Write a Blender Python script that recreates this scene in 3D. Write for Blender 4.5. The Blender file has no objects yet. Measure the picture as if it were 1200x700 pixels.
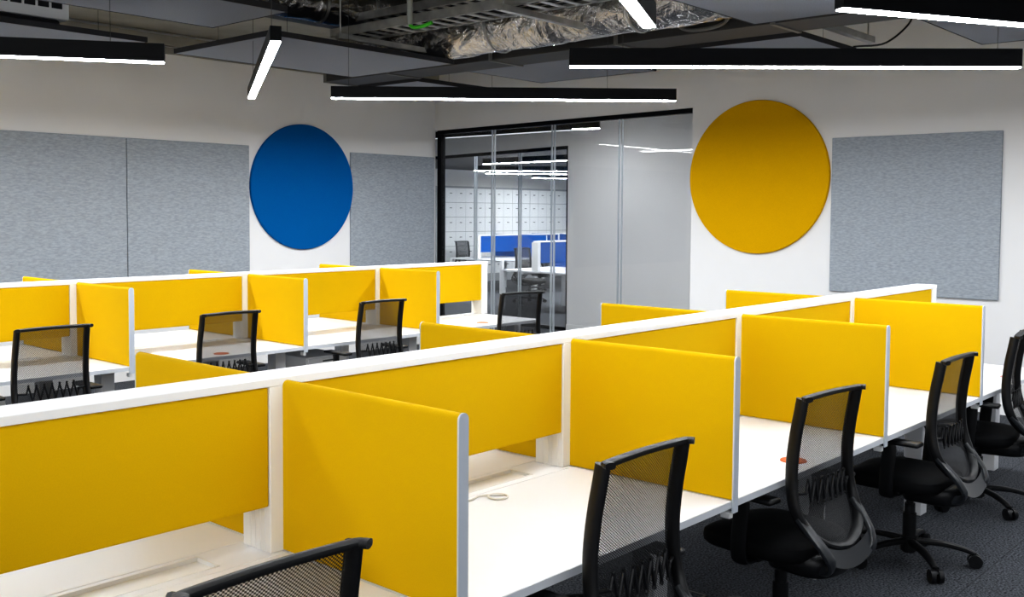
import bpy, bmesh, math, random
from mathutils import Vector, Matrix
random.seed(7)
C = bpy.context.scene.collection
PI = math.pi
def lin(r, g, b):
    f = lambda c: (c/255/12.92) if c/255 <= .04045 else ((c/255+.055)/1.055)**2.4
    return (f(r), f(g), f(b), 1)

# ------------------------------------------------------------------ materials
def mat(name, col, rough=.5, metal=0, spec=.5, noise=None, bump=None, emis=None, coord='Object'):
    m = bpy.data.materials.new(name); m.use_nodes = True
    nt = m.node_tree; b = nt.nodes['Principled BSDF']
    b.inputs['Base Color'].default_value = col
    b.inputs['Roughness'].default_value = rough
    b.inputs['Metallic'].default_value = metal
    b.inputs['Specular IOR Level'].default_value = spec
    tc = nt.nodes.new('ShaderNodeTexCoord')
    def tex(scale, detail, sc3):
        mp = nt.nodes.new('ShaderNodeMapping'); mp.inputs['Scale'].default_value = sc3
        n = nt.nodes.new('ShaderNodeTexNoise'); n.inputs['Scale'].default_value = scale; n.inputs['Detail'].default_value = detail
        nt.links.new(tc.outputs[coord], mp.inputs[0]); nt.links.new(mp.outputs[0], n.inputs['Vector'])
        return n
    if noise:   # (scale, detail, amount, (sx,sy,sz))
        n = tex(noise[0], noise[1], noise[3] if len(noise) > 3 else (1, 1, 1))
        mr = nt.nodes.new('ShaderNodeMapRange')
        mr.inputs[1].default_value = .3; mr.inputs[2].default_value = .7
        mr.inputs[3].default_value = 1-noise[2]; mr.inputs[4].default_value = 1+noise[2]
        nt.links.new(n.outputs['Fac'], mr.inputs[0])
        vm = nt.nodes.new('ShaderNodeVectorMath'); vm.operation = 'SCALE'
        vm.inputs[0].default_value = col[:3]; nt.links.new(mr.outputs[0], vm.inputs['Scale'])
        nt.links.new(vm.outputs[0], b.inputs['Base Color'])
    if bump:    # (scale, detail, strength, distance, scale3)
        n = tex(bump[0], bump[1], bump[4] if len(bump) > 4 else (1, 1, 1))
        bp = nt.nodes.new('ShaderNodeBump'); bp.inputs['Strength'].default_value = bump[2]; bp.inputs['Distance'].default_value = bump[3]
        nt.links.new(n.outputs['Fac'], bp.inputs['Height']); nt.links.new(bp.outputs[0], b.inputs['Normal'])
    if emis:
        b.inputs['Emission Color'].default_value = emis[0]; b.inputs['Emission Strength'].default_value = emis[1]
    return m

M = {}
M['wall'] = mat('wall_paint', lin(232, 232, 233), .9, noise=(2, 3, .015), bump=(60, 3, .05, .002))
M['ceil'] = mat('concrete_soffit', lin(140, 137, 128), .95, noise=(3, 5, .12), bump=(20, 4, .3, .01))
M['officeceil'] = mat('office_soffit', lin(82, 81, 80), .95, noise=(3, 4, .08))
M['yellow'] = mat('yellow_fabric', lin(213, 171, 0), .85, spec=.12, noise=(260, 2, .025), bump=(500, 2, .12, .001))
M['blue'] = mat('blue_fabric', lin(0, 74, 150), .9, spec=.12, noise=(300, 2, .05), bump=(500, 2, .2, .001))
M['yellow_felt'] = mat('yellow_felt', lin(212, 162, 0), .95, spec=.08, noise=(150, 3, .05), bump=(400, 2, .2, .001))
M['felt'] = mat('grey_marl_felt', lin(158, 165, 173), .97, spec=.05, noise=(26, 6, .16, (1, 1, 3.2)), bump=(200, 3, .2, .001))
M['laminate'] = mat('white_laminate', lin(244, 246, 251), .38, spec=.35)
M['edge'] = mat('laminate_edge', lin(212, 216, 222), .45)
M['white'] = mat('white_powder_coat', lin(240, 240, 240), .42, spec=.35)
M['cap'] = mat('satin_aluminium_cap', lin(205, 212, 222), .42, .15)
M['greyleg'] = mat('leg_paint', lin(218, 219, 222), .5)
M['black'] = mat('black_powder_coat', lin(5, 6, 10), .5, spec=.15)
M['blackplastic'] = mat('black_nylon', lin(13, 14, 17), .42, spec=.35, bump=(180, 2, .1, .001))
M['seatfab'] = mat('black_seat_fabric', lin(9, 10, 13), .75, spec=.2, bump=(350, 2, .3, .001))
M['greyplastic'] = mat('smoke_grey_plastic', lin(36, 39, 43), .28, spec=.6)
M['raft'] = mat('charcoal_acoustic_board', lin(122, 126, 136), .95, spec=.05, noise=(120, 3, .06))
M['raftedge'] = mat('charcoal_board_edge', lin(28, 28, 32), .9)
M['duct'] = mat('dark_painted_duct', lin(27, 26, 26), .6, 0, noise=(2, 3, .12))
M['galv'] = mat('galvanised_steel', lin(165, 165, 162), .38, .85, noise=(9, 4, .2))
M['orange'] = mat('orange_card', lin(205, 98, 34), .6)
M['red'] = mat('pale_red_card', lin(222, 150, 140), .6)
M['green'] = mat('green_tape', lin(60, 175, 30), .5)
M['ochre'] = mat('ochre_tape', lin(205, 140, 30), .6)
M['wire'] = mat('steel_wire', lin(60, 60, 60), .5, .5)
M['pipe'] = mat('grey_pipe', lin(140, 142, 136), .5)
M['alu'] = mat('joint_strip', lin(190, 196, 202), .3, .6)
M['locker'] = mat('locker_white', lin(238, 240, 241), .5)
M['handle'] = mat('dark_handle', lin(60, 64, 70), .4)
M['gap'] = mat('carcass_grey', lin(160, 163, 166), .8)  # even grey of the locker carcass between the doors
M['emit'] = mat('lamp_diffuser', lin(255, 255, 255), .5, emis=((.93, .965, 1, 1), 72))
M['emit_far'] = mat('far_office_diffuser', lin(255, 255, 255), .5, emis=((.93, .965, 1, 1), 200))
M['emit_soft'] = mat('soft_strip_diffuser', lin(255, 255, 255), .5, emis=((.85, .9, 1, 1), .75))
M['emit_dim'] = mat('far_lamp_diffuser', lin(255, 255, 255), .5, emis=((.95, .97, 1, 1), 120))
M['cable'] = mat('white_cable', lin(225, 222, 215), .5)
M['duct_seam'] = mat('duct_flange', lin(92, 91, 88), .5, .4)

# foil lagging: crumpled metallic
def foil():
    m = bpy.data.materials.new('crumpled_foil'); m.use_nodes = True
    nt = m.node_tree; b = nt.nodes['Principled BSDF']
    b.inputs['Base Color'].default_value = lin(178, 177, 176); b.inputs['Metallic'].default_value = 1; b.inputs['Roughness'].default_value = .25
    tc = nt.nodes.new('ShaderNodeTexCoord'); mp = nt.nodes.new('ShaderNodeMapping'); mp.inputs['Scale'].default_value = (1.2, 1.0, 1.2)
    v = nt.nodes.new('ShaderNodeTexVoronoi'); v.inputs['Scale'].default_value = 3
    n = nt.nodes.new('ShaderNodeTexNoise'); n.inputs['Scale'].default_value = 5; n.inputs['Detail'].default_value = 5; n.inputs['Distortion'].default_value = 1.6
    mx = nt.nodes.new('ShaderNodeMath'); mx.operation = 'ADD'
    bp = nt.nodes.new('ShaderNodeBump'); bp.inputs['Strength'].default_value = .8; bp.inputs['Distance'].default_value = .05
    L = nt.links.new
    L(tc.outputs['Object'], mp.inputs[0]); L(mp.outputs[0], v.inputs['Vector']); L(mp.outputs[0], n.inputs['Vector'])
    L(v.outputs['Distance'], mx.inputs[0]); L(n.outputs['Fac'], mx.inputs[1]); L(mx.outputs[0], bp.inputs['Height']); L(bp.outputs[0], b.inputs['Normal'])
    return m
M['foil'] = foil()

def carpet():
    m = bpy.data.materials.new('charcoal_carpet_tile'); m.use_nodes = True
    nt = m.node_tree; b = nt.nodes['Principled BSDF']; L = nt.links.new
    b.inputs['Roughness'].default_value = .95; b.inputs['Specular IOR Level'].default_value = .1
    tc = nt.nodes.new('ShaderNodeTexCoord')
    n = nt.nodes.new('ShaderNodeTexNoise'); n.inputs['Scale'].default_value = 95; n.inputs['Detail'].default_value = 4
    cr = nt.nodes.new('ShaderNodeValToRGB')
    cr.color_ramp.elements[0].position = .36; cr.color_ramp.elements[0].color = lin(36, 38, 42)
    cr.color_ramp.elements[1].position = .68; cr.color_ramp.elements[1].color = lin(98, 101, 107)
    br = nt.nodes.new('ShaderNodeTexBrick'); br.offset = 0; br.inputs['Scale'].default_value = 1
    br.inputs['Brick Width'].default_value = .5; br.inputs['Row Height'].default_value = .5; br.inputs['Mortar Size'].default_value = .003
    br.inputs['Color1'].default_value = (1, 1, 1, 1); br.inputs['Color2'].default_value = (.93, .93, .93, 1); br.inputs['Mortar'].default_value = (.6, .6, .6, 1)
    mx = nt.nodes.new('ShaderNodeMix'); mx.data_type = 'RGBA'; mx.blend_type = 'MULTIPLY'; mx.inputs[0].default_value = 1
    bp = nt.nodes.new('ShaderNodeBump'); bp.inputs['Strength'].default_value = .5; bp.inputs['Distance'].default_value = .004
    L(tc.outputs['Object'], n.inputs['Vector']); L(tc.outputs['Object'], br.inputs['Vector'])
    L(n.outputs['Fac'], cr.inputs[0]); L(cr.outputs[0], mx.inputs[6]); L(br.outputs['Color'], mx.inputs[7]); L(mx.outputs[2], b.inputs['Base Color'])
    L(n.outputs['Fac'], bp.inputs['Height']); L(bp.outputs[0], b.inputs['Normal'])
    return m
M['carpet'] = carpet()

def glass():
    m = bpy.data.materials.new('clear_glass'); m.use_nodes = True
    nt = m.node_tree; nt.nodes.remove(nt.nodes['Principled BSDF']); out = nt.nodes['Material Output']; L = nt.links.new
    t = nt.nodes.new('ShaderNodeBsdfTransparent'); t.inputs[0].default_value = (.985, .99, .99, 1)
    g = nt.nodes.new('ShaderNodeBsdfGlossy'); g.inputs['Roughness'].default_value = .02
    lw = nt.nodes.new('ShaderNodeLayerWeight'); lw.inputs[0].default_value = .5
    pw = nt.nodes.new('ShaderNodeMath'); pw.operation = 'POWER'; pw.inputs[1].default_value = 4; L(lw.outputs['Facing'], pw.inputs[0])
    fr = nt.nodes.new('ShaderNodeMapRange'); fr.inputs[3].default_value = .03; fr.inputs[4].default_value = .5; L(pw.outputs[0], fr.inputs[0])
    mx = nt.nodes.new('ShaderNodeMixShader'); L(fr.outputs[0], mx.inputs[0]); L(t.outputs[0], mx.inputs[1]); L(g.outputs[0], mx.inputs[2]); L(mx.outputs[0], out.inputs[0])
    return m
M['glass'] = glass()

def meshfab():
    m = bpy.data.materials.new('black_open_weave_mesh'); m.use_nodes = True
    nt = m.node_tree; b = nt.nodes['Principled BSDF']; out = nt.nodes['Material Output']; L = nt.links.new
    b.inputs['Base Color'].default_value = lin(26, 27, 30); b.inputs['Roughness'].default_value = .6
    tc = nt.nodes.new('ShaderNodeTexCoord'); sp = nt.nodes.new('ShaderNodeSeparateXYZ'); L(tc.outputs['Object'], sp.inputs[0])
    def sn(out_, k):
        a = nt.nodes.new('ShaderNodeMath'); a.operation = 'MULTIPLY'; a.inputs[1].default_value = k; L(out_, a.inputs[0])
        s = nt.nodes.new('ShaderNodeMath'); s.operation = 'SINE'; L(a.outputs[0], s.inputs[0]); return s
    sx = sn(sp.outputs['X'], 2*PI/.0105); sz = sn(sp.outputs['Z'], 2*PI/.0085)
    mu = nt.nodes.new('ShaderNodeMath'); mu.operation = 'MULTIPLY'; L(sx.outputs[0], mu.inputs[0]); L(sz.outputs[0], mu.inputs[1])
    mr = nt.nodes.new('ShaderNodeMapRange'); L(mu.outputs[0], mr.inputs[0])
    mr.inputs[1].default_value = -.25; mr.inputs[2].default_value = .35; mr.inputs[3].default_value = .96; mr.inputs[4].default_value = .5
    t = nt.nodes.new('ShaderNodeBsdfTransparent')
    mx = nt.nodes.new('ShaderNodeMixShader'); L(mr.outputs[0], mx.inputs[0]); L(t.outputs[0], mx.inputs[1]); L(b.outputs[0], mx.inputs[2]); L(mx.outputs[0], out.inputs[0])
    return m
M['mesh'] = meshfab()

# ------------------------------------------------------------------ geometry helpers
def add_box(bm, x0, x1, y0, y1, z0, z1, bev=0, seg=2):
    r = bmesh.ops.create_cube(bm, size=1); vs = r['verts']
    for v in vs:
        v.co = Vector(((x0+x1)/2+v.co.x*(x1-x0), (y0+y1)/2+v.co.y*(y1-y0), (z0+z1)/2+v.co.z*(z1-z0)))
    if bev:
        es = list({e for v in vs for e in v.link_edges})
        bmesh.ops.bevel(bm, geom=es, offset=bev, segments=seg, affect='EDGES', profile=.5)
def box(x0, x1, y0, y1, z0, z1, bev=0, seg=2):
    bm = bmesh.new(); add_box(bm, x0, x1, y0, y1, z0, z1, bev, seg); return bm
def smooth_path(pts, n=6):
    P = [Vector(p) for p in pts]; out = []
    for i in range(len(P)-1):
        p0 = P[i-1] if i else P[0]*2-P[1]; p1 = P[i]; p2 = P[i+1]; p3 = P[i+2] if i+2 < len(P) else P[-1]*2-P[-2]
        for k in range(n):
            t = k/n
            out.append(.5*((2*p1)+(p2-p0)*t+(2*p0-5*p1+4*p2-p3)*t*t+(3*p1-p0-3*p2+p3)*t**3))
    out.append(P[-1]); return out
def sweep(bm, path, ra, rb=None, ref=(0, 0, 1), seg=10, closed=False, power=2.0, taper=None):
    """sweep an elliptical or squarish section; ra along ref-ish normal, rb along binormal"""
    rb = ra if rb is None else rb; ref = Vector(ref); rings = []; n = len(path)
    for i, p in enumerate(path):
        p = Vector(p)
        if closed: t = Vector(path[(i+1) % n])-Vector(path[i-1])
        else: t = Vector(path[min(i+1, n-1)])-Vector(path[max(i-1, 0)])
        t.normalize()
        nn = ref-t*ref.dot(t)
        if nn.length < 1e-3: nn = Vector((1, 0, 0))-t*t.x
        nn.normalize(); bb = t.cross(nn)
        s = taper(i/(n-1)) if taper else 1
        ring = []
        for k in range(seg):
            a = 2*PI*k/seg+PI/seg; c, sn = math.cos(a), math.sin(a)
            q = (abs(c)**power+abs(sn)**power)**(-1/power)
            ring.append(bm.verts.new(p+nn*(ra*s*c*q)+bb*(rb*s*sn*q)))
        rings.append(ring)
    m = n if closed else n-1
    for i in range(m):
        a, b = rings[i], rings[(i+1) % n]
        for k in range(seg): bm.faces.new((a[k], a[(k+1) % seg], b[(k+1) % seg], b[k]))
    if not closed:
        bm.faces.new(list(reversed(rings[0]))); bm.faces.new(rings[-1])
def cyl(bm, p0, p1, r, seg=16): sweep(bm, [p0, p1], r, seg=seg, ref=(0, 0, 1) if abs(Vector(p1).z-Vector(p0).z) < .9*(Vector(p1)-Vector(p0)).length else (1, 0, 0))
def cushion(bm, cx, cy, w, d, z0, z1, n=40, pw=4, dome=.012):
    """rounded cushion, superellipse plan, soft rim"""
    lv = [(z0, .86), (z0+.006, .93), (z0+(z1-z0)*.3, .99), (z0+(z1-z0)*.6, 1.0), (z1-.012, .985), (z1-.003, .94), (z1+dome*.5, .8), (z1+dome*.8, .5), (z1+dome, .2)]
    rings = []
    for z, s in lv:
        r = []
        for k in range(n):
            a = 2*PI*k/n; c, sn = math.cos(a), math.sin(a); q = (abs(c)**pw+abs(sn)**pw)**(-1/pw)
            r.append(bm.verts.new((cx+w/2*s*c*q, cy+d/2*s*sn*q, z-(.02 if sn > .5 and s > .7 else 0)*(sn-.5)*2)))
        rings.append(r)
    for i in range(len(rings)-1):
        for k in range(n): bm.faces.new((rings[i][k], rings[i][(k+1) % n], rings[i+1][(k+1) % n], rings[i+1][k]))
    bm.faces.new(list(reversed(rings[0]))); bm.faces.new(rings[-1])
def obj(name, bm, m, parent=None, smooth=False, mats=None):
    bmesh.ops.recalc_face_normals(bm, faces=bm.faces[:])
    me = bpy.data.meshes.new(name); bm.to_mesh(me); bm.free()
    for x in (mats or [m]): me.materials.append(x)
    if smooth:
        for p in me.polygons: p.use_smooth = True
        try: me.set_sharp_from_angle(angle=math.radians(40))
        except Exception: pass
    o = bpy.data.objects.new(name, me); C.objects.link(o)
    if parent: o.parent = parent
    return o
def tag(o, label, cat, group=None):
    o['label'] = label; o['category'] = cat
    if group: o['group'] = group
    return o
def thing(name, label, cat, loc=(0, 0, 0), rz=0, group=None):
    o = bpy.data.objects.new(name, None); C.objects.link(o); o.empty_display_size = .1
    o.location = loc; o.rotation_euler = (0, 0, rz); tag(o, label, cat, group); return o
def struct(name, bm, m, label=None):
    o = obj(name, bm, m); o['kind'] = 'structure'
    if label: o['label'] = label
    return o
KIDS = {}
def kids(o): return [c for c in bpy.data.objects if c.parent == o]
def dup(root, loc, rz, label, group):
    r = root.copy(); C.objects.link(r); r.location = loc; r.rotation_euler = (0, 0, rz); r['label'] = label; r['group'] = group
    if root.name not in KIDS: KIDS[root.name] = [(c, kids(c)) for c in kids(root)]
    for ch, gs in KIDS[root.name]:
        c = ch.copy(); C.objects.link(c); c.parent = r
        for g in gs:
            d = g.copy(); C.objects.link(d); d.parent = c
    return r

# ------------------------------------------------------------------ room shell
XW, YW, ZC = 9.5, 9.82, 3.62
X2 = 11.75
XR, YR = -3.6, -3.6
GY0, GY1 = 5.83, 9.80        # first glazed opening (along y)
HY0, HY1 = 9.33, 13.2        # second opening
YL = 18.0                    # locker wall
struct('floor', box(XR-.1, 24, YR-.1, YL+.3, -.1, 0), M['carpet'])
struct('ceiling', box(XR-.1, XW+.12, YR-.1, YW+.1, ZC, ZC+.1), M['ceil'])
struct('wall_left', box(XR-.1, XW, YW, YW+.12, 0, ZC), M['wall'])
bm = bmesh.new()
add_box(bm, XW, XW+.12, YR, GY0, 0, ZC)
# lintel above the glazing, its soffit rising slightly to the right as in the photo
v = [bm.verts.new(p) for p in [(XW, GY0, 2.905), (XW, YW+.12, 2.85), (XW, YW+.12, ZC), (XW, GY0, ZC), (XW+.12, GY0, 2.905), (XW+.12, YW+.12, 2.85), (XW+.12, YW+.12, ZC), (XW+.12, GY0, ZC)]]
for f in [(0, 1, 2, 3), (4, 5, 6, 7), (0, 1, 5, 4), (2, 3, 7, 6), (1, 2, 6, 5), (0, 3, 7, 4)]: bm.faces.new([v[i] for i in f])
struct('wall_back', bm, M['wall'])
struct('wall_right', box(XR, XW+.12, YR-.1, YR, 0, ZC), M['wall'])
struct('wall_front', box(XR-.1, XR, YR, YW+.1, 0, ZC), M['wall'])
struct('trim_1', box(XR, XW, YW-.07, YW, 3.48, 3.585), M['ceil'])
struct('trim_2', box(XR, XW, YW-.025, YW, 3.40, 3.47), M['ceil'])
struct('baseboard_back', box(XW-.015, XW, YR, GY0, 0, .1), M['white'])
struct('baseboard_left', box(XR, XW, YW-.015, YW, 0, .1), M['white'])
# corridor and far office
struct('wall_corridor_end', box(XW+.12, X2, 3.2, 3.3, 0, 3.3), M['wall'])
struct('wall_corridor_far_end', box(XW+.12, X2, 17.0, 17.1, 0, 3.3), M['wall'])
struct('wall_corridor_return', box(XW, XW+.12, YW+.12, 17.0, 0, 3.3), M['wall'])
struct('ceiling_corridor', box(XW+.12, X2+.1, 3.2, 17.1, 3.3, 3.4), M['raftedge'])
bm = bmesh.new()
add_box(bm, X2, X2+.12, 3.2, HY0, 0, 3.3); add_box(bm, X2, X2+.12, HY1, YL, 0, 3.3)
v = [bm.verts.new(p) for p in [(X2, HY0, 2.755), (X2, HY1, 2.66), (X2, HY1, 3.3), (X2, HY0, 3.3), (X2+.12, HY0, 2.755), (X2+.12, HY1, 2.66), (X2+.12, HY1, 3.3), (X2+.12, HY0, 3.3)]]
for f in [(0, 1, 2, 3), (4, 5, 6, 7), (0, 1, 5, 4), (2, 3, 7, 6), (1, 2, 6, 5), (0, 3, 7, 4)]: bm.faces.new([v[i] for i in f])
struct('wall_corridor', bm, M['wall'])
struct('baseboard_corridor', box(X2-.015, X2, 3.3, HY0, 0, .1), M['white'])
struct('wall_lockers', box(X2, 24, YL, YL+.12, 0, 3.3), M['wall'])
struct('wall_office_right', box(X2+.12, 24, 6.9, 7.0, 0, 3.3), M['wall'])
struct('wall_office_end', box(23.9, 24, 7.0, YL, 0, 3.3), M['wall'])
struct('ceiling_office', box(X2+.1, 24, 6.9, YL+.1, 2.83, 2.93), M['officeceil'])

def glazing(name, x, y0, y1, zt0, zt1, joints, fw=.07, right=True):
    """black framed glass wall; zt0 at y0, zt1 at y1"""
    bm = bmesh.new()
    def zt(y): return zt0+(zt1-zt0)*(y-y0)/(y1-y0)
    def slab(ya, yb, d0, d1, x0=x-.03, x1=x+.05):
        v = [bm.verts.new(p) for xx in (x0, x1) for p in [(xx, ya, zt(ya)-d1), (xx, yb, zt(yb)-d1), (xx, yb, zt(yb)-d0), (xx, ya, zt(ya)-d0)]]
        for f in [(0, 1, 2, 3), (4, 5, 6, 7), (0, 1, 5, 4), (2, 3, 7, 6), (1, 2, 6, 5), (0, 3, 7, 4)]: bm.faces.new([v[i] for i in f])
    slab(y0, y1, 0, .05)
    add_box(bm, x-.03, x+.05, y0, y1, 0, .05)
    add_box(bm, x-.03, x+.05, y1-fw, y1, .05, zt(y1)-.05)
    if right: add_box(bm, x-.03, x+.05, y0, y0+.04, .05, zt(y0)-.05)
    root = obj(name, bm, M['black']); root['kind'] = 'structure'
    ys = [y0+(.04 if right else -.01)]+sorted(joints)+[y1-fw]
    for a, b in zip(ys, ys[1:]):
        obj('glass_pane', box(x-.006, x+.006, a+.012, b-.012, .05, min(zt(a), zt(b))-.05), M['glass'], root)
    for j in joints:
        for s in (-.022, .022):
            obj('joint_strip', box(x-.014, x+.014, j+s-.005, j+s+.005, .05, zt(j)-.05), M['alu'], root)
glazing('window_1', XW+.05, GY0, GY1, 2.903, 2.851, [8.78+.02, 7.79+.02, 6.79+.02], right=False)
glazing('window_2', X2+.05, HY0, HY1, 2.755, 2.66, [11.26, 10.31], .05)

# ------------------------------------------------------------------ wall panels
def felt_panel(name, lab, x0, x1, y0, y1, z0, z1):
    o = obj(name, box(x0, x1, y0, y1, z0, z1, .004, 1), M['felt']); tag(o, lab, 'acoustic panel', 'grey felt wall panels'); return o
felt_panel('felt_wall_panel', 'grey marled felt panel on the left wall, cut by the left edge of the photo', 3.3, 5.105, YW-.03, YW, .9, 2.495)
felt_panel('felt_wall_panel', 'grey marled felt panel on the left wall, directly left of the blue disc', 5.113, 6.565, YW-.03, YW, .9, 2.495)
felt_panel('felt_wall_panel', 'grey marled felt panel between the blue disc and the glazed wall', 8.03, 9.46, YW-.03, YW, .9, 2.49)
felt_panel('felt_wall_panel', 'grey marled felt panel beside the yellow disc on the far wall', XW-.03, XW, 2.68, 4.235, 1.01, 2.505)
def disc(name, lab, m, c, r, axis):
    bm = bmesh.new(); d = Vector((1, 0, 0)) if axis == 'x' else Vector((0, 1, 0)); c = Vector(c)
    u = Vector((0, 1, 0)) if axis == 'x' else Vector((1, 0, 0)); rings = []
    for off, s in ((0, r), (-.03, r), (-.036, r-.006)):
        rings.append([bm.verts.new(c+d*off+(u*math.cos(2*PI*k/128)+Vector((0, 0, 1))*math.sin(2*PI*k/128))*s) for k in range(128)])
    for a, b in zip(rings, rings[1:]):
        for k in range(128): bm.faces.new((a[k], a[(k+1) % 128], b[(k+1) % 128], b[k]))
    bm.faces.new(rings[0]); bm.faces.new(rings[-1])
    o = obj(name, bm, m); tag(o, lab, 'acoustic panel'); return o
disc('round_wall_panel', 'large blue round acoustic panel on the left wall', mat('blue_felt', lin(0, 92, 160), .95, spec=.06, noise=(150, 3, .05)), (7.32, YW, 2.045), .738, 'y')
disc('round_wall_panel', 'large yellow round acoustic panel on the far wall', M['yellow_felt'], (XW, 5.045, 2.14), .79, 'x')

# ------------------------------------------------------------------ desk rows
ZT, ZR, ZD = .73, 1.26, 1.25
HW = .0725; LD = .74; TD = .034
def divider(x, yc, side, fab, lab, group):
    """cross screen: side -1 towards camera, +1 away"""
    t = thing('cross_divider', lab, 'desk divider', (x, yc+side*HW, ZT), 0, group)
    bm = bmesh.new(); n = 10; h = ZD-ZT; r = TD/2
    prof = [(0, .004), (0, h-r)]+[(r-r*math.cos(PI*k/n), h-r+r*math.sin(PI*k/n)) for k in range(1, n)]+[(TD, h-r), (TD, .004)]
    a = [bm.verts.new((p[0], 0, p[1])) for p in prof]; b = [bm.verts.new((p[0], side*LD, p[1])) for p in prof]
    for k in range(len(prof)): bm.faces.new((a[k], a[(k+1) % len(prof)], b[(k+1) % len(prof)], b[k]))
    bm.faces.new(a); bm.faces.new(b)
    obj('fabric_panel', bm, fab, t, True)
    bm = bmesh.new(); e = .0008
    prof2 = [(-e, -.045), (-e, h-r)]+[(r-(r+e)*math.cos(PI*k/n), h-r+(r+e)*math.sin(PI*k/n)) for k in range(1, n)]+[(TD+e, h-r), (TD+e, -.045)]
    a = [bm.verts.new((p[0], side*(LD+.0002), p[1])) for p in prof2]; b = [bm.verts.new((p[0], side*(LD+.006), p[1])) for p in prof2]
    for k in range(len(prof2)): bm.faces.new((a[k], a[(k+1) % len(prof2)], b[(k+1) % len(prof2)], b[k]))
    bm.faces.new(a); bm.faces.new(b)
    obj('end_cap', bm, M['cap'], t)
    obj('clamp_foot', box(TD/2-.012, TD/2+.012, min(side*(LD-.05), side*(LD-.01)), max(side*(LD-.05), side*(LD-.01)), -.07, -.045, .004), M['white'], t)
    return t
def desk(x0, x1, yc, side, lab, group, slot, legs='r', end=False):
    """bench desk: x0..x1 bay, legs under its right end"""
    t = thing('bench_desk', lab, 'desk', (x0, yc, 0), 0, group)
    w = x1-x0; g = .003; yb = HW+.018; yf = HW+LD
    def S(a, b): return (min(side*a, side*b), max(side*a, side*b))
    ya, yb_ = S(yb, yf-.004)
    obj('desktop', box(g, w-g, ya, yb_, ZT-.026, ZT, .0015, 1), M['laminate'], t)
    ya, yb_ = S(yf-.004, yf)
    obj('edge_band', box(g, w-g, ya, yb_, ZT-.026, ZT-.001), M['edge'], t)
    ya, yb_ = S(.13, LD-.06)
    obj('support_beam', box(.06, w-.05, *S(.34, .39), ZT-.075, ZT-.026), M['greyleg'], t)
    obj('leg', box(w-.05, w+.045, *S(.42, .52), 0, ZT-.027, .003, 1), M['greyleg'], t)
    if end:
        obj('leg', box(w-.05, w+.045, *S(.02, .10), 0, ZT-.027, .003, 1), M['greyleg'], t)
    return t
def spine(xs, yc, fab, labs, near, far, tint, slots):
    """frame with rail and posts, long screens, centre strip with slots"""
    fr = thing('screen_frame', labs['frame'], 'screen frame', (xs[0], yc, ZT), 0, 'white screen frames')
    x0 = xs[0]; h = ZR-ZT
    obj('top_rail', box(0, xs[-1]+.045-x0, -HW, HW, h-.025, h, .002, 1), M['white'], fr)
    for x in xs:
        bm = bmesh.new(); add_box(bm, x-x0-.045, x-x0+.03 if x != xs[-1] else x-x0+.04, -HW, HW, .0005, h-.025, .002, 1)
        for yy in (-.045, -.02, .005, .03): add_box(bm, x-x0-.0465, x-x0-.045, yy, yy+.012, .0005, h-.026)
        obj('post', bm, M['white'], fr)
    return fr
def long_screen(x0, x1, yc, fab, lab, group):
    o = obj('long_screen', box(x0+.031, x1-.046, yc-HW+.006, yc+HW-.006, .872, ZR-.026, .006, 2), fab)
    # keep the origin in the middle of the screen
    tag(o, lab, 'desk screen', group); return o
def centre_strip(x0, x1, yc, lab, group, slot):
    """the narrow worktop strip under the screen with a sunk cable slot"""
    y0, y1 = yc-HW-.014, yc+HW+.014; sx0, sx1, sy0, sy1 = x0+.2, x1-.205, yc-.05, yc+.068
    bm = bmesh.new(); g = .002
    for b in ((x0+g, sx0, y0, y1), (sx1, x1-g, y0, y1), (sx0, sx1, y0, sy0), (sx0, sx1, sy1, y1)): add_box(bm, *b, ZT-.026, ZT-.0005)
    o = obj('cable_strip', bm, M['laminate']); tag(o, lab, 'worktop strip', group)
    obj('cable_tray', box(sx0, sx1, sy0, sy1, ZT-.022, ZT-.011), M['white'], o)
    bm = bmesh.new(); e = .006
    for b in ((sx0, sx1, sy0, sy0+e), (sx0, sx1, sy1-e, sy1), (sx0, sx0+e, sy0, sy1), (sx1-e, sx1, sy0, sy1)): add_box(bm, *b, ZT-.011, ZT+.001)
    obj('slot_frame', bm, M['white'], o)
    return o

ORD = ['first', 'second', 'third', 'fourth', 'fifth', 'sixth']
def row(xs, yc, fab, colour, place, nearbays, farbays, labels):
    spine(xs, yc, fab, labels, 0, 0, 0, 0)
    gs = f'{colour} long screens of the {place}'
    for i in range(len(xs)-1):
        long_screen(xs[i], xs[i+1], yc, fab, labels['screen'][i], gs)
        centre_strip(xs[i], xs[i+1], yc, labels['strip'][i], f'cable strips of the {place}', True)
        if i in nearbays: desk(xs[i], xs[i+1], yc, -1, labels['desk'][i], f'desks of the {place}, near side', True, end=(i == len(xs)-2))
        if i in farbays: desk(xs[i], xs[i+1], yc, 1, labels['fdesk'][i], f'desks of the {place}, far side', True, end=(i == len(xs)-2))
    for i in range(len(xs)-1):
        if i-1 in nearbays or i in nearbays: divider(xs[i], yc, -1, fab, labels['div'][i], f'{colour} cross dividers of the {place}, near side')
        if i-1 in farbays or i in farbays: divider(xs[i], yc, 1, fab, labels['fdiv'][i], f'{colour} cross dividers of the {place}, far side')

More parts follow.
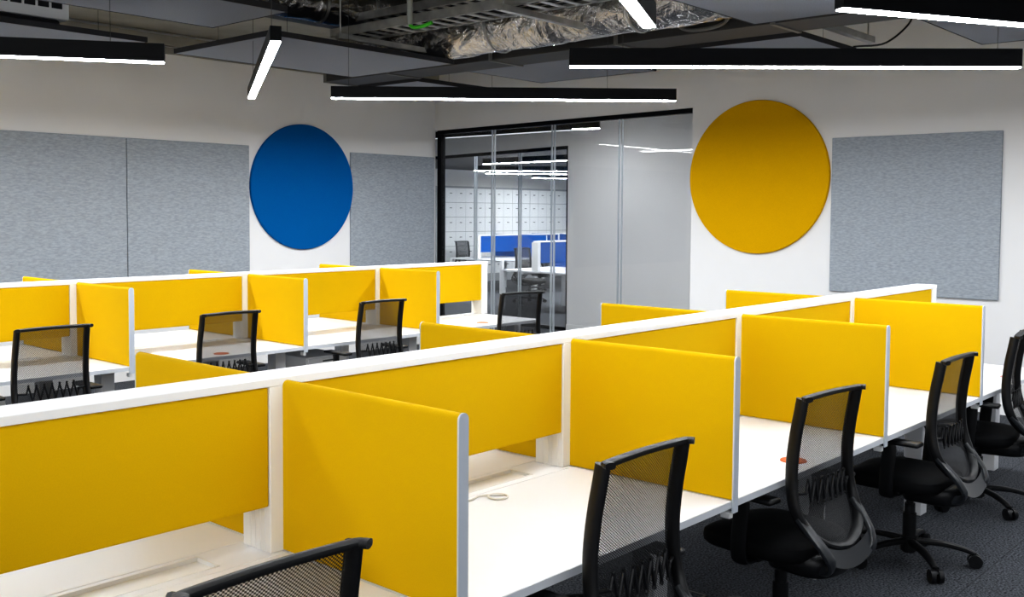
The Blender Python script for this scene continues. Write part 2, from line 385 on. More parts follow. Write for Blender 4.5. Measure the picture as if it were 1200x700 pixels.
R1 = [.4, 1.8, 3.2, 4.6, 6.0, 7.4]; Y1 = 2.59
row(R1, Y1, M['yellow'], 'yellow', 'front row', range(5), range(5), dict(
    frame='white rail and posts of the front desk row, rising to the photo\'s right',
    screen=['long yellow screen of the front row at the bottom left of the photo', 'long yellow screen of the front row, between its first and second big cross dividers', 'long yellow screen of the front row, behind the desk with the orange disc', 'long yellow screen of the front row, second from its far end', 'last long yellow screen at the far right end of the front row'],
    strip=['white strip with sunk cable slot at the bottom left, under the nearest long screen', 'white strip with sunk cable slot beside the coiled white cable', 'white cable strip of the front row in the bay with the orange disc', 'white cable strip in the fourth bay of the front row, hidden by a yellow divider', 'white cable strip at the far end of the front row'],
    desk=['white desk of the front row at the bottom left, with the nearest cropped chair', 'white front row desk between the two largest yellow dividers, with coiled white cable', 'white desk of the front row carrying an orange disc near its edge', 'white desk of the front row, second from the far end', 'white desk at the far right end of the front row, with the pale red disc'],
    fdesk=['far side white desk of the front row, glimpsed under the bottom left screen', 'far side white desk of the front row, glimpsed under the screen above the coiled cable', 'far side white desk of the front row behind the orange disc bay', 'far side white desk of the front row, second from the far end', 'far side white desk at the far end of the front row'],
    div=['yellow cross divider left of the frame on the near side of the front row', 'largest yellow cross divider with pale end cap, nearest the camera in the bottom centre', 'second yellow cross divider of the front row, behind the mesh chair in the bottom centre', 'third yellow cross divider of the front row, directly behind the orange disc', 'fourth yellow cross divider of the front row, nearest the far wall panel'],
    fdiv=['yellow cross divider just left of the photo, far side of the front row', 'far side yellow divider of the front row poking up left of the largest divider', 'far side yellow divider top below the last chair of the back row', 'far side yellow divider of the front row in front of the glass wall', 'far side yellow divider of the front row below the yellow disc']))
R2 = [.46, 1.86, 3.26, 4.66, 6.06, 7.46]; Y2 = 7.057
row(R2, Y2, M['yellow'], 'yellow', 'back row', range(5), range(4), dict(
    frame='white rail and posts of the back desk row along the grey wall panels',
    screen=['long yellow screen of the back row out of frame to the left', 'long yellow screen of the back row at the left edge of the photo', 'long yellow screen of the back row below the seam of the grey panels', 'long yellow screen of the back row below the blue disc', 'last long yellow screen of the back row, next to the black framed glass wall'],
    strip=['white cable strip of the back row out of frame to the left', 'white cable strip at the left edge of the photo in the back row', 'white cable strip of the back row in the bay with the orange disc', 'white cable strip of the back row below the blue disc', 'white cable strip at the far right end of the back row'],
    desk=['white desk of the back row out of frame to the left', 'white desk of the back row at the left edge of the photo', 'white desk of the back row carrying an orange disc', 'white desk of the back row below the blue disc', 'white desk at the right end of the back row, by the glass wall'],
    fdesk=['far side white desk of the back row out of frame to the left', 'far side white desk of the back row, glimpsed under the left edge screen', 'far side white desk of the back row, behind the orange disc bay', 'far side white desk of the back row below the blue disc', ''],
    div=['yellow cross divider of the back row out of frame to the left', 'yellow cross divider of the back row just left of the photo', 'leftmost yellow cross divider with pale end cap in the back row', 'middle yellow cross divider with pale end cap in the back row', 'rightmost yellow cross divider with pale end cap in the back row'],
    fdiv=['far side yellow divider of the back row out of frame to the left', 'far side yellow divider of the back row just left of the photo', 'far side yellow divider top at the left edge of the back row', 'far side yellow divider top of the back row left of the blue disc', 'far side yellow divider top of the back row below the blue disc']))

# small things on the desks
def disc_on_desk(x, y, r, m, lab, cat='coaster'):
    bm = bmesh.new()
    bmesh.ops.create_cone(bm, cap_ends=True, segments=40, radius1=r, radius2=r*.97, depth=.004)
    bmesh.ops.translate(bm, verts=bm.verts, vec=(x, y, ZT+.002))
    return tag(obj('round_card', bm, m), lab, cat, 'round cards lying on the desks')
disc_on_desk(3.905, 1.885, .055, M['orange'], 'orange round card lying on the front row desk behind the third chair')
disc_on_desk(4.02, 6.36, .055, M['orange'], 'orange round card on the back row desk, seen through a chair mesh')
disc_on_desk(6.89, 1.86, .06, M['red'], 'pale red round card on the last front row desk at the right edge')
disc_on_desk(6.84, 6.43, .06, M['orange'], 'orange card on the right end desk of the back row')
bm = bmesh.new()
sweep(bm, [(2.66+.035*math.cos(a*PI/8), 2.42+.035*math.sin(a*PI/8), ZT+.005) for a in range(16)], .004, closed=True, seg=8)
sweep(bm, smooth_path([(2.695, 2.42, ZT+.005), (2.62, 2.47, ZT+.006), (2.55, 2.46, ZT+.005), (2.42, 2.50, ZT+.005), (2.36, 2.535, ZT+.004)]), .004, seg=8)
tag(obj('coiled_cable', bm, M['cable'], None, True), 'thin white cable with a small loop lying on the desk beside the cable slot', 'cable')

# pedestals under the back row
def pedestal(x, y, lab):
    t = thing('mobile_pedestal', lab, 'pedestal', (x, y, 0), 0, 'white pedestals under the back row')
    obj('body', box(-.2, .2, -.25, .27, .05, .60, .004, 1), M['white'], t)
    for z0, z1 in ((.06, .3), (.31, .44), (.45, .59)):
        d = obj('drawer', box(-.19, .19, -.268, -.25, z0, z1, .003, 1), M['white'], t)
        obj('pull', box(-.05, .05, -.274, -.268, z1-.03, z1-.02), M['handle'], d)
    for sx in (-.15, .15):
        for sy in (-.2, .2):
            bm = bmesh.new(); cyl(bm, (sx-.01, sy, .026), (sx+.01, sy, .026), .025); obj('caster', bm, M['blackplastic'], t, True)
pedestal(2.35, 6.68, 'white pedestal under the back row desk at the left edge of the photo')
pedestal(5.05, 6.72, 'white pedestal under the back row desk below the blue disc')

# ------------------------------------------------------------------ task chair (faces +Y)
def make_chair():
    t = thing('task_chair', '', 'chair')
    BP = M['blackplastic']
    # star base
    bm = bmesh.new()
    cyl(bm, (0, 0, .06), (0, 0, .135), .042, 20)
    hub = obj('base_hub', bm, BP, t, True)
    for k in range(5):
        a = 2*PI*k/5+BA; d = Vector((math.cos(a), math.sin(a), 0)); bm = bmesh.new()
        sweep(bm, smooth_path([d*.03+Vector((0, 0, .108)), d*.15+Vector((0, 0, .105)), d*.25+Vector((0, 0, .088)), d*.305+Vector((0, 0, .068))], 4), .017, .022, seg=10, power=3, taper=lambda u: 1-.3*u)
        arm = obj('base_arm', bm, BP, t, True)
        bm = bmesh.new(); p = d*.31; s = Vector((-d.y, d.x, 0))
        for sg in (-1, 1): cyl(bm, p+s*(sg*.008)+Vector((0, 0, .0335)), p+s*(sg*.03)+Vector((0, 0, .0335)), .033, 18)
        sweep(bm, [p+s*-.005+Vector((0, 0, .05)), p+s*.005+Vector((0, 0, .05))], .012, .02, seg=10)
        cyl(bm, p+Vector((0, 0, .04)), p+Vector((0, 0, .075)), .008, 10)
        obj('caster', bm, BP, arm, True)
    bm = bmesh.new(); cyl(bm, (0, 0, .05), (0, 0, .25), .033, 18); cyl(bm, (0, 0, .25), (0, 0, .30), .026, 18); cyl(bm, (0, 0, .30), (0, 0, .37), .018, 18)
    obj('gas_column', bm, BP, t, True)
    bm = bmesh.new(); add_box(bm, -.085, .085, -.13, .12, .355, .41, .02, 3); cushion(bm, 0, -.13, .30, .30, .345, .43, pw=3); add_box(bm, -.2, .2, -.02, .03, .375, .4, .008)
    cyl(bm, (.08, .06, .375), (.24, .06, .37), .007, 10)
    obj('tilt_mechanism', bm, BP, t, True)
    bm = bmesh.new(); cushion(bm, 0, .035, .50, .50, .40, .475, pw=3.6); obj('seat', bm, M['seatfab'], t, True)
    # backrest: y as a function of z
    zs = [(1.06, -.205), (1.0, -.195), (.9, -.177), (.8, -.167), (.7, -.172), (.62, -.19), (.55, -.225), (.5, -.26), (.46, -.285)]
    def yz(z):
        for (z1, y1), (z0, y0) in zip(zs, zs[1:]):
            if z >= z0: return y0+(y1-y0)*(z-z0)/(z1-z0)
        return zs[-1][1]
    def hw(z):   # half width of frame
        if z > .64: return .216-.010*(z-.64)/.42
        u = min(1, (.64-z)/(.64-.472)); return .216*math.sqrt(max(0, 1-u**2.4))
    left = [(-hw(z), yz(z), z) for z in (1.058, 1.0, .93, .85, .78, .7, .63, .57, .53, .5, .482, .475)]
    pts = left+[(0, yz(.472)-.005, .472)]+[(-x, y, z) for x, y, z in reversed(left)]
    bm = bmesh.new(); sweep(bm, smooth_path(pts, 3), .025, .014, ref=(0, 1, 0), seg=10, power=3)
    fr = obj('backrest_frame', bm, BP, t, True)
    bm = bmesh.new()
    w = hw(1.05)
    half = [(w+.012, -.240, 1.061), (w+.004, -.226, 1.061), (w-.022, -.214, 1.061)]
    sweep(bm, smooth_path([(-x, y, z) for x, y, z in half]+[(0, -.211, 1.064)]+half[::-1], 5), .0105, .017, ref=(0, .0, 1), seg=10, power=3)
    obj('top_rail', bm, BP, t, True)
    # mesh
    bm = bmesh.new(); rows = []
    for i in range(19):
        z = 1.055-i*(1.055-.478)/18; h = hw(z)-.004; rows.append([bm.verts.new((-h+2*h*j/10, yz(z)+.012-.018*math.sin(PI*j/10), z)) for j in range(11)])
    for a, b in zip(rows, rows[1:]):
        for j in range(10): bm.faces.new((a[j], a[j+1], b[j+1], b[j]))
    obj('backrest_mesh', bm, M['mesh'], t, True)
    # lumbar spring, behind the mesh
    bm = bmesh.new(); pts = []
    n = 7
    for i in range(n*8+1):
        u = i/(n*8); pts.append((-.155+.31*u+.008*math.sin(4*PI*n*u), -.198-.012*math.sin(PI*u), .685+.05*max(-1, min(1, 1.5*math.sin(2*PI*n*u)))))
    sweep(bm, pts, .0055, ref=(0, 1, 0), seg=6)
    cyl(bm, (-.208, -.175, .685), (-.15, -.198, .685), .006, 8); cyl(bm, (.15, -.198, .685), (.208, -.175, .685), .006, 8)
    obj('lumbar_spring', bm, BP, t, True)
    # grey yoke behind the seat
    bm = bmesh.new()
    for s in (-1, 1):
        sweep(bm, smooth_path([(s*.208, -.20, .60), (s*.20, -.25, .545), (s*.18, -.30, .48), (s*.15, -.31, .425), (s*.11, -.25, .385), (s*.07, -.10, .385)], 5), .013, .022, ref=(0, 1, 0), seg=10, power=2.6)
    gr = [[bm.verts.new((.19*u, -.29-.012*(1-u*u)-.028*v+(.0 if v < .5 else .0), .512-.05*(1-u*u)-.065*v)) for u in [k/6-1 for k in range(13)]] for v in (0, .5, 1)]
    for a_, b_ in zip(gr, gr[1:]):
        for k in range(12): bm.faces.new((a_[k], a_[k+1], b_[k+1], b_[k]))
    obj('back_yoke', bm, M['greyplastic'], t, True)
    for s in (-1, 1):
        bm = bmesh.new()
        sweep(bm, smooth_path([(s*.12, .02, .385), (s*.24, .02, .385), (s*.285, .015, .41), (s*.295, .01, .5), (s*.292, .0, .62), (s*.29, .01, .655)], 4), .034, .012, ref=(0, 1, 0), seg=10, power=3)
        a = obj('armrest', bm, BP, t, True)
        bm = bmesh.new(); add_box(bm, s*.29-.04, s*.29+.04, -.15, .11, .655, .677, .010, 3); obj('arm_pad', bm, BP, a, True)
    return t
BA = math.radians(-65)
proto = make_chair()
chairs = [  # x, y, rot deg, label, group
    (1.15, 1.85, 0, 'black mesh task chair cropped by the bottom edge, nearest the camera', 'chairs of the front row'),
    (2.46, 1.86, 0, 'black mesh task chair at the bottom centre, before the desk with the white cable', 'chairs of the front row'),
    (3.80, 1.88, -5, 'black mesh task chair with grey yoke, before the desk with the orange disc', 'chairs of the front row'),
    (5.13, 1.84, 0, 'black mesh task chair with its whole five star base in view on the carpet', 'chairs of the front row'),
    (6.42, 1.90, 8, 'black mesh task chair cut by the right edge of the photo', 'chairs of the front row'),
    (2.64, 6.17, 0, 'black mesh task chair at the left edge in the back row', 'chairs of the back row'),
    (3.85, 6.19, 0, 'black mesh task chair of the back row, over the orange disc', 'chairs of the back row'),
    (5.21, 6.18, 0, 'black mesh task chair right of the middle divider of the back row', 'chairs of the back row'),
    (6.63, 5.93, -12, 'black mesh task chair at the right end of the back row, before the glass wall', 'chairs of the back row'),
    (14.9, 12.75, 180, 'black task chair behind the nearer blue screened desk in the far office', 'chairs in the far office'),
    (14.55, 10.65, 20, 'black task chair tucked under the nearer white desk in the far office', 'chairs in the far office'),
    (17.3, 16.75, 180, 'black task chair against the white lockers in the far office', 'chairs in the far office'),
    (17.1, 14.35, 10, 'black task chair between the two blue screened desk rows in the far office', 'chairs in the far office'),
]
for i, (x, y, r, lab, g) in enumerate(chairs):
    if i == 0:
        proto.location = (x, y, 0); proto.rotation_euler = (0, 0, math.radians(r)); proto['label'] = lab; proto['group'] = g
    else: dup(proto, (x, y, 0), math.radians(r), lab, g)

# ------------------------------------------------------------------ far office
def frow(xs, yc, which, place, nb, fb):
    n = len(xs)-1
    L = dict(frame=f'white rail and posts of the {place}',
             screen=[f'{ORD[i]} long blue screen from the left in the {place}' for i in range(n)],
             strip=[f'white cable strip, {ORD[i]} bay from the left, {place}' for i in range(n)],
             desk=[f'{ORD[i]} white desk from the left, near side of the {place}' for i in range(n)],
             fdesk=[f'{ORD[i]} white desk from the left, far side of the {place}' for i in range(n)],
             div=[f'{ORD[i]} blue cross divider from the left, near side of the {place}' for i in range(n)],
             fdiv=[f'{ORD[i]} blue cross divider from the left, far side of the {place}' for i in range(n)])
    spine(xs, yc, M['blue'], L, 0, 0, 0, 0)
    for i in range(n):
        long_screen(xs[i], xs[i+1], yc, M['blue'], L['screen'][i], f'blue screens of the {place}')
        centre_strip(xs[i], xs[i+1], yc, L['strip'][i], f'cable strips of the {place}', True)
        desk(xs[i], xs[i+1], yc, -1, L['desk'][i], f'near desks of the {place}', True, end=i == n-1)
        desk(xs[i], xs[i+1], yc, 1, L['fdesk'][i], f'far desks of the {place}', True, end=i == n-1)
        if i:
            divider(xs[i], yc, -1, M['blue'], L['div'][i], f'blue dividers of the {place}'); divider(xs[i], yc, 1, M['blue'], L['fdiv'][i], f'blue dividers of the {place}')
    # closing leg frame at the near end
    t = thing('end_leg_frame', f'white end leg frame at the left end of the {place}', 'leg frame', (xs[0], yc, 0), 0, 'end leg frames')
    for s in (-1, 1):
        obj('leg', box(-.06, .0, min(s*.72, s*.80), max(s*.72, s*.80), 0, ZT-.03, .003, 1), M['greyleg'], t)
    obj('cross_rail', box(-.06, .0, -.80, .80, ZT-.03, ZT, .003, 1), M['greyleg'], t)
frow([13.55, 14.95, 16.35, 17.75], 11.45, 0, 'nearer blue far office row', 1, 1)
frow([16.2, 17.6, 19.0, 20.4], 15.4, 1, 'farther blue far office row', 1, 1)

# lockers
bank = thing('locker_bank', 'wall of small square white lockers with dark handles in the far office', 'lockers', (17.5, YL-.46, 0))
W = .35
obj('carcass', box(-.18, 15*W-.16, .012, .40, 0, 2.40), M['gap'], bank)
bm = box(-W/2+.004, W/2-.004, 0, .012, .004, .352); dm = obj('door', bm, M['locker'], bank)
bm = box(-.035, .035, -.012, 0, .215, .232); hm = obj('handle', bm, M['handle'], dm)
for i in range(15):
    for k in range(6):
        if i == 0 and k == 0: dm.location = (0, 0, .2); continue
        d = dm.copy(); C.objects.link(d); d.parent = bank; d.location = (i*W, 0, .2+k*.36)
        h = hm.copy(); C.objects.link(h); h.parent = d

# ------------------------------------------------------------------ ceiling lights
def pendant(p0, p1, z, lab, group, h=.095, w=.056, m=None, top=ZC, wires=True, power=None, us=(.12, .88)):
    p0 = Vector((p0[0], p0[1], 0)); p1 = Vector((p1[0], p1[1], 0)); d = p1-p0; L = d.length; a = math.atan2(d.y, d.x)
    t = thing('linear_pendant', lab, 'pendant light', (p0.x, p0.y, z), a, group)
    bm = bmesh.new(); e = .004
    add_box(bm, 0, L, -w/2, w/2, e*2, h); add_box(bm, 0, L, -w/2, -w/2+e, 0, e*2); add_box(bm, 0, L, w/2-e, w/2, 0, e*2)
    add_box(bm, 0, e, -w/2, w/2, 0, e*2); add_box(bm, L-e, L, -w/2, w/2, 0, e*2)
    obj('housing', bm, M['black'], t)
    obj('diffuser', box(e, L-e, -w/2+e, w/2-e, -.006, .0075), m or M['emit'], t)
    if wires:
        for u in (us[0]*L, us[1]*L):
            bm = bmesh.new(); cyl(bm, (u, 0, h), (u, 0, top-z), .0015, 6); obj('suspension_wire', bm, M['wire'], t)
    return t
G = 'black linear pendants of the open office'
def px_dir(a): return Vector((math.cos(math.radians(a)), math.sin(math.radians(a)), 0))
ZL = 2.55
pendant((.98, 6.3), (2.83, 5.0), ZL, 'black linear pendant light cut by the left edge of the photo', G)
pendant((2.81, 3.97), (4.11, 6.10), ZL, 'short-looking linear pendant pointing at the camera above the grey wall panels', G, h=.07, w=.052)
pendant((4.46, 5.65), (6.08, 3.87), ZL, 'black linear pendant hanging in front of the glass wall', G, h=.08, us=(.05, .8))
pendant((4.31, 3.42), (5.85, 1.58), ZL, 'longest black linear pendant, above the yellow disc', G, us=(.12, .95))
pendant((1.55, 1.44), (3.61, 2.435), ZL, 'linear pendant at the top centre pointing at the camera', G, w=.06)
pendant((3.76, 1.665), (5.85, .50), ZL, 'black linear pendant cut by the top right corner', G, us=(.05, .95))
for k, (x, y, a) in enumerate([(-1.6, -1.2, 30), (.8, -1.6, -25), (3.4, -1.4, 40), (6.4, -1.2, -40), (-2.2, 2.2, 50), (-1.9, 5.6, -20), (.2, 8.3, 20), (3.6, 8.2, 0), (6.6, 7.2, -15), (7.4, 1.0, 30), (7.3, 3.2, 65), (-.6, 3.7, -10), (.4, 1.0, 70)]):
    if (x, y) in ((3.6, 8.2), (6.6, 7.2), (7.3, 3.2), (7.4, 1.0), (.4, 1.0)): continue
    d = px_dir(a)*1.2
    pendant((x-d.x, y-d.y), (x+d.x, y+d.y), ZL, f'added black linear pendant out of view behind the camera, {ORD[k % 6]} of its zone', 'pendants outside the photo')  # unseen pendants added to help light the room
# corridor and far office lamps
pendant((10.0, 10.4), (10.0, 7.9), 2.80, 'long white light strip along the corridor ceiling behind the glass', 'corridor lights', m=M['emit_soft'], top=3.3)
pendant((10.6, 8.62), (10.8, 8.05), 2.88, 'second corridor light seen through the middle glass panes', 'corridor lights', m=M['emit_dim'], top=3.3)
pendant((10.5, 5.6), (10.5, 3.6), 2.95, 'added unseen corridor light behind the wall with the yellow disc', 'corridor lights', m=M['emit_dim'], top=3.3)  # unseen lamp added to keep the corridor wall bright
pendant((14.4, 13.8), (16.4, 11.7), 2.58, 'upper of two parallel light lines in the far office', 'far office lights', m=M['emit_far'], top=2.83)
pendant((15.6, 14.6), (17.8, 12.4), 2.58, 'lower of two parallel light lines in the far office', 'far office lights', m=M['emit_far'], top=2.83)
pendant((13.2, 12.4), (13.0, 10.3), 2.62, 'bright slanting light by the inner frame of the far office', 'far office lights', m=M['emit_far'], top=2.83)
pendant((19.0, 16.2), (21.2, 15.2), 2.62, 'far office light above the lockers', 'far office lights', m=M['emit_far'], top=2.83)
pendant((14.5, 9.8), (16.5, 8.9), 2.62, 'added far office light right of the inner frame, out of view', 'far office lights', m=M['emit_far'], top=2.83)  # unseen lamp added to brighten the far office
pendant((12.6, 16.6), (14.9, 16.4), 2.62, 'added far office light left of the inner frame, out of view', 'far office lights', m=M['emit_far'], top=2.83)  # another unseen lamp, added for far office brightness
pendant((16.0, 9.2), (18.0, 9.9), 2.62, 'added unseen far office light over the hidden part of the nearer desk row', 'far office lights', m=M['emit_far'], top=2.83)  # added out of sight, lifts the far office light
pendant((18.5, 10.5), (20.5, 9.2), 2.62, 'added far office light at its right side, out of view', 'far office lights', m=M['emit_far'], top=2.83)  # last unseen lamp added for the far office

# ------------------------------------------------------------------ acoustic rafts
def raft(x0, x1, y0, y1, z, lab, wires=True, top=ZC):
    cx, cy = (x0+x1)/2, (y0+y1)/2
    t = thing('acoustic_raft', lab, 'acoustic raft', (cx, cy, z), 0, 'charcoal ceiling rafts')
    bm = bmesh.new(); a, b = (x1-x0)/2, (y1-y0)/2
    obj('board', box(-a, a, -b, b, 0, .03, .003, 1), M['raft'], t)
    bm = bmesh.new(); e = .004
    for q in ((-a-e, a+e, -b-e, -b), (-a-e, a+e, b, b+e), (-a-e, -a, -b, b), (a, a+e, -b, b)): add_box(bm, *q, -.002, .034)
    obj('edge_trim', bm, M['raftedge'], t)
    for sx in (-1, 1):
        for sy in (-1, 1):
            bm = bmesh.new(); cyl(bm, (sx*a*.7, sy*b*.7, .03), (sx*a*.7, sy*b*.7, top-z), .0015, 6); obj('suspension_wire', bm, M['wire'], t)
ZF = 2.9
raft(3.90, 5.55, 5.55, 6.75, ZF, 'charcoal ceiling raft at the upper left centre, behind the pendant pointing at the camera')
raft(1.9, 3.51, 4.85, 5.62, ZF, 'large charcoal ceiling raft at the top left of the photo')
raft(1.9, 3.52, 6.45, 7.74, ZF, 'charcoal ceiling raft behind the left edge pendant')
raft(6.35, 7.45, 4.95, 6.25, 3.0, 'charcoal raft beyond the dark duct, above the glass wall')
raft(6.24, 7.56, 6.68, 7.54, 2.93, 'charcoal raft just showing above the pendant before the glass wall')
raft(6.25, 7.14, 3.03, 4.29, 2.93, 'charcoal raft whose tip rises behind the longest pendant')
raft(3.3, 5.06, 1.2, 2.72, 2.8, 'charcoal raft at the top edge, right of centre')
raft(5.4, 6.53, .3, 1.98, 2.8, 'charcoal raft at the right edge behind the top right pendant')

# ------------------------------------------------------------------ ducts and trays
t = thing('rectangular_duct', 'dark rectangular air duct running above the glass wall', 'air duct', (5.84, 0, 2.95))
obj('duct_body', box(0, .36, -2.5, 7.5, 0, .27, .004, 1), M['duct'], t)
for y in (.6, 1.8, 3.0, 4.2, 5.4, 6.6, 7.47):
    obj('flange', box(-.012, .372, y, y+.03, -.01, .282), M['duct_seam'], t)
LY0, LY1 = 3.70, 3.30
for yy in (3.57, 3.43):
    bm = bmesh.new(); cyl(bm, (-.03, yy, .11), (0, yy, .11), .02, 14); obj('knob', bm, mat('blue_knob', lin(30, 36, 110), .4), t, True)
bm = bmesh.new(); sweep(bm, smooth_path([(-.02, LY0, .26), (-.03, LY0, .10), (-.03, LY0-.08, .025), (-.03, LY1+.08, .025), (-.03, LY1, .10), (-.02, LY1, .26)], 5), .012, seg=8)
obj('access_loop', bm, M['duct_seam'], t, True)
def foil_duct(name, pts, r, lab):
    P = smooth_path(pts, 22); bm = bmesh.new(); rr = random.Random(len(name)+int(r*1000))
    n = len(P); seg = 28; rings = []
    ph = [rr.random()*6 for _ in range(6)]
    for i, p in enumerate(P):
        tdir = (P[min(i+1, n-1)]-P[max(i-1, 0)]).normalized(); up = Vector((0, 0, 1)); side = tdir.cross(up).normalized(); up = side.cross(tdir)
        band = -.09 if i % 11 == 0 else 0
        ring = []
        for k in range(seg):
            a = 2*PI*k/seg
            q = 1+band*.6+.03*math.sin(3*a+ph[0]+i*.35)+.02*math.sin(7*a-ph[1]-i*1.1)+.012*rr.uniform(-1, 1)
            ring.append(bm.verts.new(p+(side*math.cos(a)+up*math.sin(a))*r*q))
        rings.append(ring)
    for a, b in zip(rings, rings[1:]):
        for k in range(seg): bm.faces.new((a[k], a[(k+1) % seg], b[(k+1) % seg], b[k]))
    bm.faces.new(rings[0]); bm.faces.new(rings[-1])
    o = obj(name, bm, M['foil'], None, True); tag(o, lab, 'air duct', 'foil wrapped ducts')
    for i in range(11, n-1, 22):
        c = P[i]; tdir = (P[i+1]-P[i-1]).normalized(); side = tdir.cross(Vector((0, 0, 1))).normalized(); up = side.cross(tdir)
        bm = bmesh.new(); sweep(bm, [c+(side*math.cos(2*PI*k/24)+up*math.sin(2*PI*k/24))*(r*1.03) for k in range(24)], .012, .006, ref=tdir, seg=6, closed=True)
        obj('hanger_strap', bm, M['galv'], o)
    return o
foil_duct('foil_duct', [(5.55, 6.75, 3.13), (5.52, 5.6, 3.12), (5.5, 4.4, 3.12), (5.5, 3.2, 3.13), (5.5, 2.3, 3.12), (5.5, .5, 3.12)], .185, 'silver foil wrapped round duct running across the top centre')
foil_duct('foil_duct', [(3.5, 6.1, 3.3), (4.4, 6.15, 3.3), (5.0, 6.1, 3.3), (5.35, 6.0, 3.32), (5.95, 5.9, 3.33)], .13, 'crumpled foil duct heading towards the cable trays at the top left centre')
foil_duct('foil_duct', [(3.6, 4.9, 3.42), (4.2, 4.9, 3.42), (5.2, 4.7, 3.42), (6.1, 4.4, 3.42)], .12, 'crumpled foil duct at the very top of the photo, left of the grey pipe')
bm = bmesh.new()
for y0, y1 in ((3.3, 3.9), (4.2, 4.9)):
    sweep(bm, [(5.345, y0+(y1-y0)*k/8, 3.225+.004*math.sin(k*2)) for k in range(9)], .012, .03, ref=(-.8, 0, .6), seg=8)
tag(obj('tape_strips', bm, M['ochre']), 'ochre tape and bands along the top of the foil duct', 'tape')
def tray(x, z, y0, y1, w, lab):
    t = thing('cable_tray', lab, 'cable tray', (x, y0, z), 0, 'galvanised cable trays'); L = y1-y0
    for s in (-1, 1):
        bm = bmesh.new(); add_box(bm, s*w/2-.002, s*w/2+.002, 0, L, 0, .06); add_box(bm, min(s*w/2, s*(w/2-.02)), max(s*w/2, s*(w/2-.02)), 0, L, .056, .06); add_box(bm, min(s*w/2, s*(w/2-.02)), max(s*w/2, s*(w/2-.02)), 0, L, 0, .004)
        obj('side_rail', bm, M['galv'], t)
    bm = bmesh.new(); n = int(L/.12)
    for k in range(n): add_box(bm, -w/2, w/2, k*.12+.03, k*.12+.07, 0, .006)
    obj('rungs', bm, M['galv'], t)
    bm = bmesh.new()
    for q in range(4): sweep(bm, [(-w/3+q*w/5+.008*math.sin(k*.9+q), L*k/30, .016+.005*math.sin(k*1.3+q*2)) for k in range(31)], .008, seg=6)
    obj('cables', bm, M['raftedge'], t, True)
tray(4.78, 3.02, 1.0, 5.9, .26, 'galvanised cable tray with black cables, the nearer of two at the top centre')
tray(5.1, 3.2, 1.0, 6.2, .22, 'galvanised cable tray behind the nearer one, beside the foil duct')
for k, (y, lab) in enumerate([(2.6, 'steel cross strut under the trays, nearest the camera'), (4.15, 'middle steel cross strut under the cable trays'), (5.7, 'farthest steel cross strut, at the left end of the cable trays')]):
    t = thing('support_strut', lab, 'strut', (5.0, y, 3.0), 0, 'cross struts under the trays')
    obj('channel', box(-.45, .45, -.02, .02, -.02, .018), M['galv'], t)
    for s in (-.42, .42):
        bm = bmesh.new(); cyl(bm, (s, 0, 0), (s, 0, ZC-3.0), .006, 8); obj('threaded_rod', bm, M['galv'], t)
for k, (x, y, lab) in enumerate([(6.9, 3.0, 'steel channel fixed across the ceiling boards, left of the two by the far wall'), (6.9, 2.25, 'steel channel fixed across the ceiling boards, right of the two by the far wall')]):
    t = thing('ceiling_channel', lab, 'strut', (x, y, 3.02), 0, 'ceiling channels near the far wall')
    obj('channel', box(-.35, .45, -.025, .025, 0, .045), M['galv'], t)
    for s in (-.28, .38):
        bm = bmesh.new(); cyl(bm, (s, 0, .04), (s, 0, ZC-3.02), .005, 8); obj('threaded_rod', bm, M['galv'], t)
t = thing('ceiling_pipe', 'grey vertical pipe dropping from the ceiling with a green taped end', 'pipe', (4.60, 5.0, 2.98))
bm = bmesh.new(); cyl(bm, (0, 0, .02), (0, 0, ZC-2.98), .02, 16); obj('pipe', bm, M['pipe'], t, True)
bm = bmesh.new(); sweep(bm, smooth_path([(0, 0, .02), (.005, -.03, 0), (.02, -.09, .0), (.04, -.17, .02)], 5), .012, seg=10); obj('green_sleeve', bm, M['green'], t, True)

# air grille at the top left corner
t = thing('air_grille', 'white air outlet box with black grille at the top left corner', 'air vent', (3.2, 6.9, 3.05))
obj('housing', box(-.9, 0, 0, .5, 0, .5, .006), M['white'], t)
bm = bmesh.new()
for i in range(9):
    for k in range(4): add_box(bm, -.84+i*.09, -.77+i*.09, -.006, .01, .07+k*.1, .14+k*.1)
obj('grille', bm, M['raftedge'], t)
obj('drip_tray', box(-.95, -.05, .02, .4, -.07, -.0, .02), M['raftedge'], t)

# dark services behind, small fittings
t = thing('ceiling_beam', 'dark painted steel beam at the top left behind the foil ducts', 'beam', (4.6, 6.5, 3.25))
obj('web', box(-2.6, 1.5, -.012, .012, 0, .3), M['duct'], t)
obj('flange', box(-2.6, 1.5, -.09, .09, -.012, 0), M['duct'], t); obj('flange', box(-2.6, 1.5, -.09, .09, .3, .312), M['duct'], t)
bm = bmesh.new(); sweep(bm, smooth_path([(6.3, 2.35, 3.06), (6.3, 2.33, 2.95), (6.1, 2.4, 2.8), (5.3, 2.26, 2.66)], 6), .006, seg=6)
tag(obj('lamp_cable', bm, M['raftedge']), 'dark cable drooping to the longest pendant', 'cable')
# floor box
bm = bmesh.new()
for q in ((0, .3, 0, .012), (0, .3, .288, .3), (0, .012, 0, .3), (.288, .3, 0, .3)): add_box(bm, *q, 0, .004)
o = obj('floor_box', bm, M['greyplastic']); o.location = (3.72, 2.7-.35, 0); tag(o, 'grey floor box outline in the carpet below the front row desk', 'floor box')
obj('lid', box(.012, .288, .012, .288, 0, .003), M['carpet'], o)

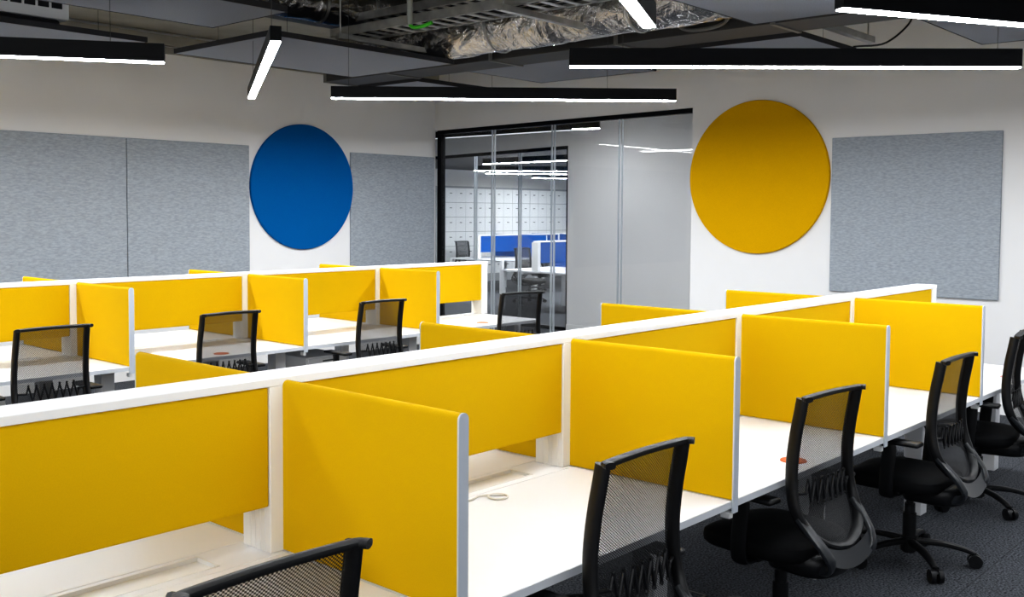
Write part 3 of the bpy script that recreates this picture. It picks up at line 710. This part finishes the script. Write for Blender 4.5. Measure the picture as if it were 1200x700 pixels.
# ------------------------------------------------------------------ camera, world, render look
yaw, pit, rol, f, cy, H = .7257, .0488, .0063, 1182.48, 306.92, 1.7596
F = Vector((math.cos(yaw)*math.cos(pit), math.sin(yaw)*math.cos(pit), -math.sin(pit)))
R = Vector((math.sin(yaw), -math.cos(yaw), 0)); U = R.cross(F)
Rr = R*math.cos(rol)+U*math.sin(rol); Uu = -R*math.sin(rol)+U*math.cos(rol)
cd = bpy.data.cameras.new('camera'); cam = bpy.data.objects.new('camera', cd); C.objects.link(cam)
m = Matrix((Rr, Uu, -F)).transposed().to_4x4(); m.translation = (0, 0, H); cam.matrix_world = m
cd.sensor_width = 36; cd.lens = f*36/1200; cd.shift_y = (cy-350)/1200; cd.clip_start = .05
bpy.context.scene.camera = cam
def added_area_light(name, loc, aim, size, energy):  # bare area light without any fitting, added for brightness
    l = bpy.data.lights.new(name, 'AREA'); l.shape = 'RECTANGLE'; l.size, l.size_y = size; l.energy = energy; l.color = (.95, .975, 1)
    o = bpy.data.objects.new(name, l); C.objects.link(o); o.location = loc
    o.rotation_euler = (Vector(aim)-Vector(loc)).to_track_quat('-Z', 'Y').to_euler()
added_area_light('added_wall_fill', (4.6, 7.6, 2.62), (4.6, 7.72, .30), (8.5, .12), 150)  # added to brighten the left wall, no lamp hangs here
added_area_light('added_wall_fill', (7.3, 3.8, 2.62), (7.42, 3.8, .30), (8.5, .12), 140)  # added to brighten the far wall, has no fixture
added_area_light('added_rear_fill', (-2.6, .8, 2.3), (4, 2.2, 1.0), (3.6, 1.6), 95)  # added fill behind the camera for the divider faces, no real lamp
w = bpy.data.worlds.new('World'); bpy.context.scene.world = w; w.use_nodes = True
w.node_tree.nodes['Background'].inputs[0].default_value = (.8, .85, 1, 1); w.node_tree.nodes['Background'].inputs[1].default_value = .3
sc = bpy.context.scene
sc.view_settings.view_transform = 'Standard'; sc.view_settings.look = 'Medium High Contrast'; sc.view_settings.exposure = 0
sc.cycles.max_bounces = 8; sc.cycles.transparent_max_bounces = 16; sc.cycles.sample_clamp_indirect = 6
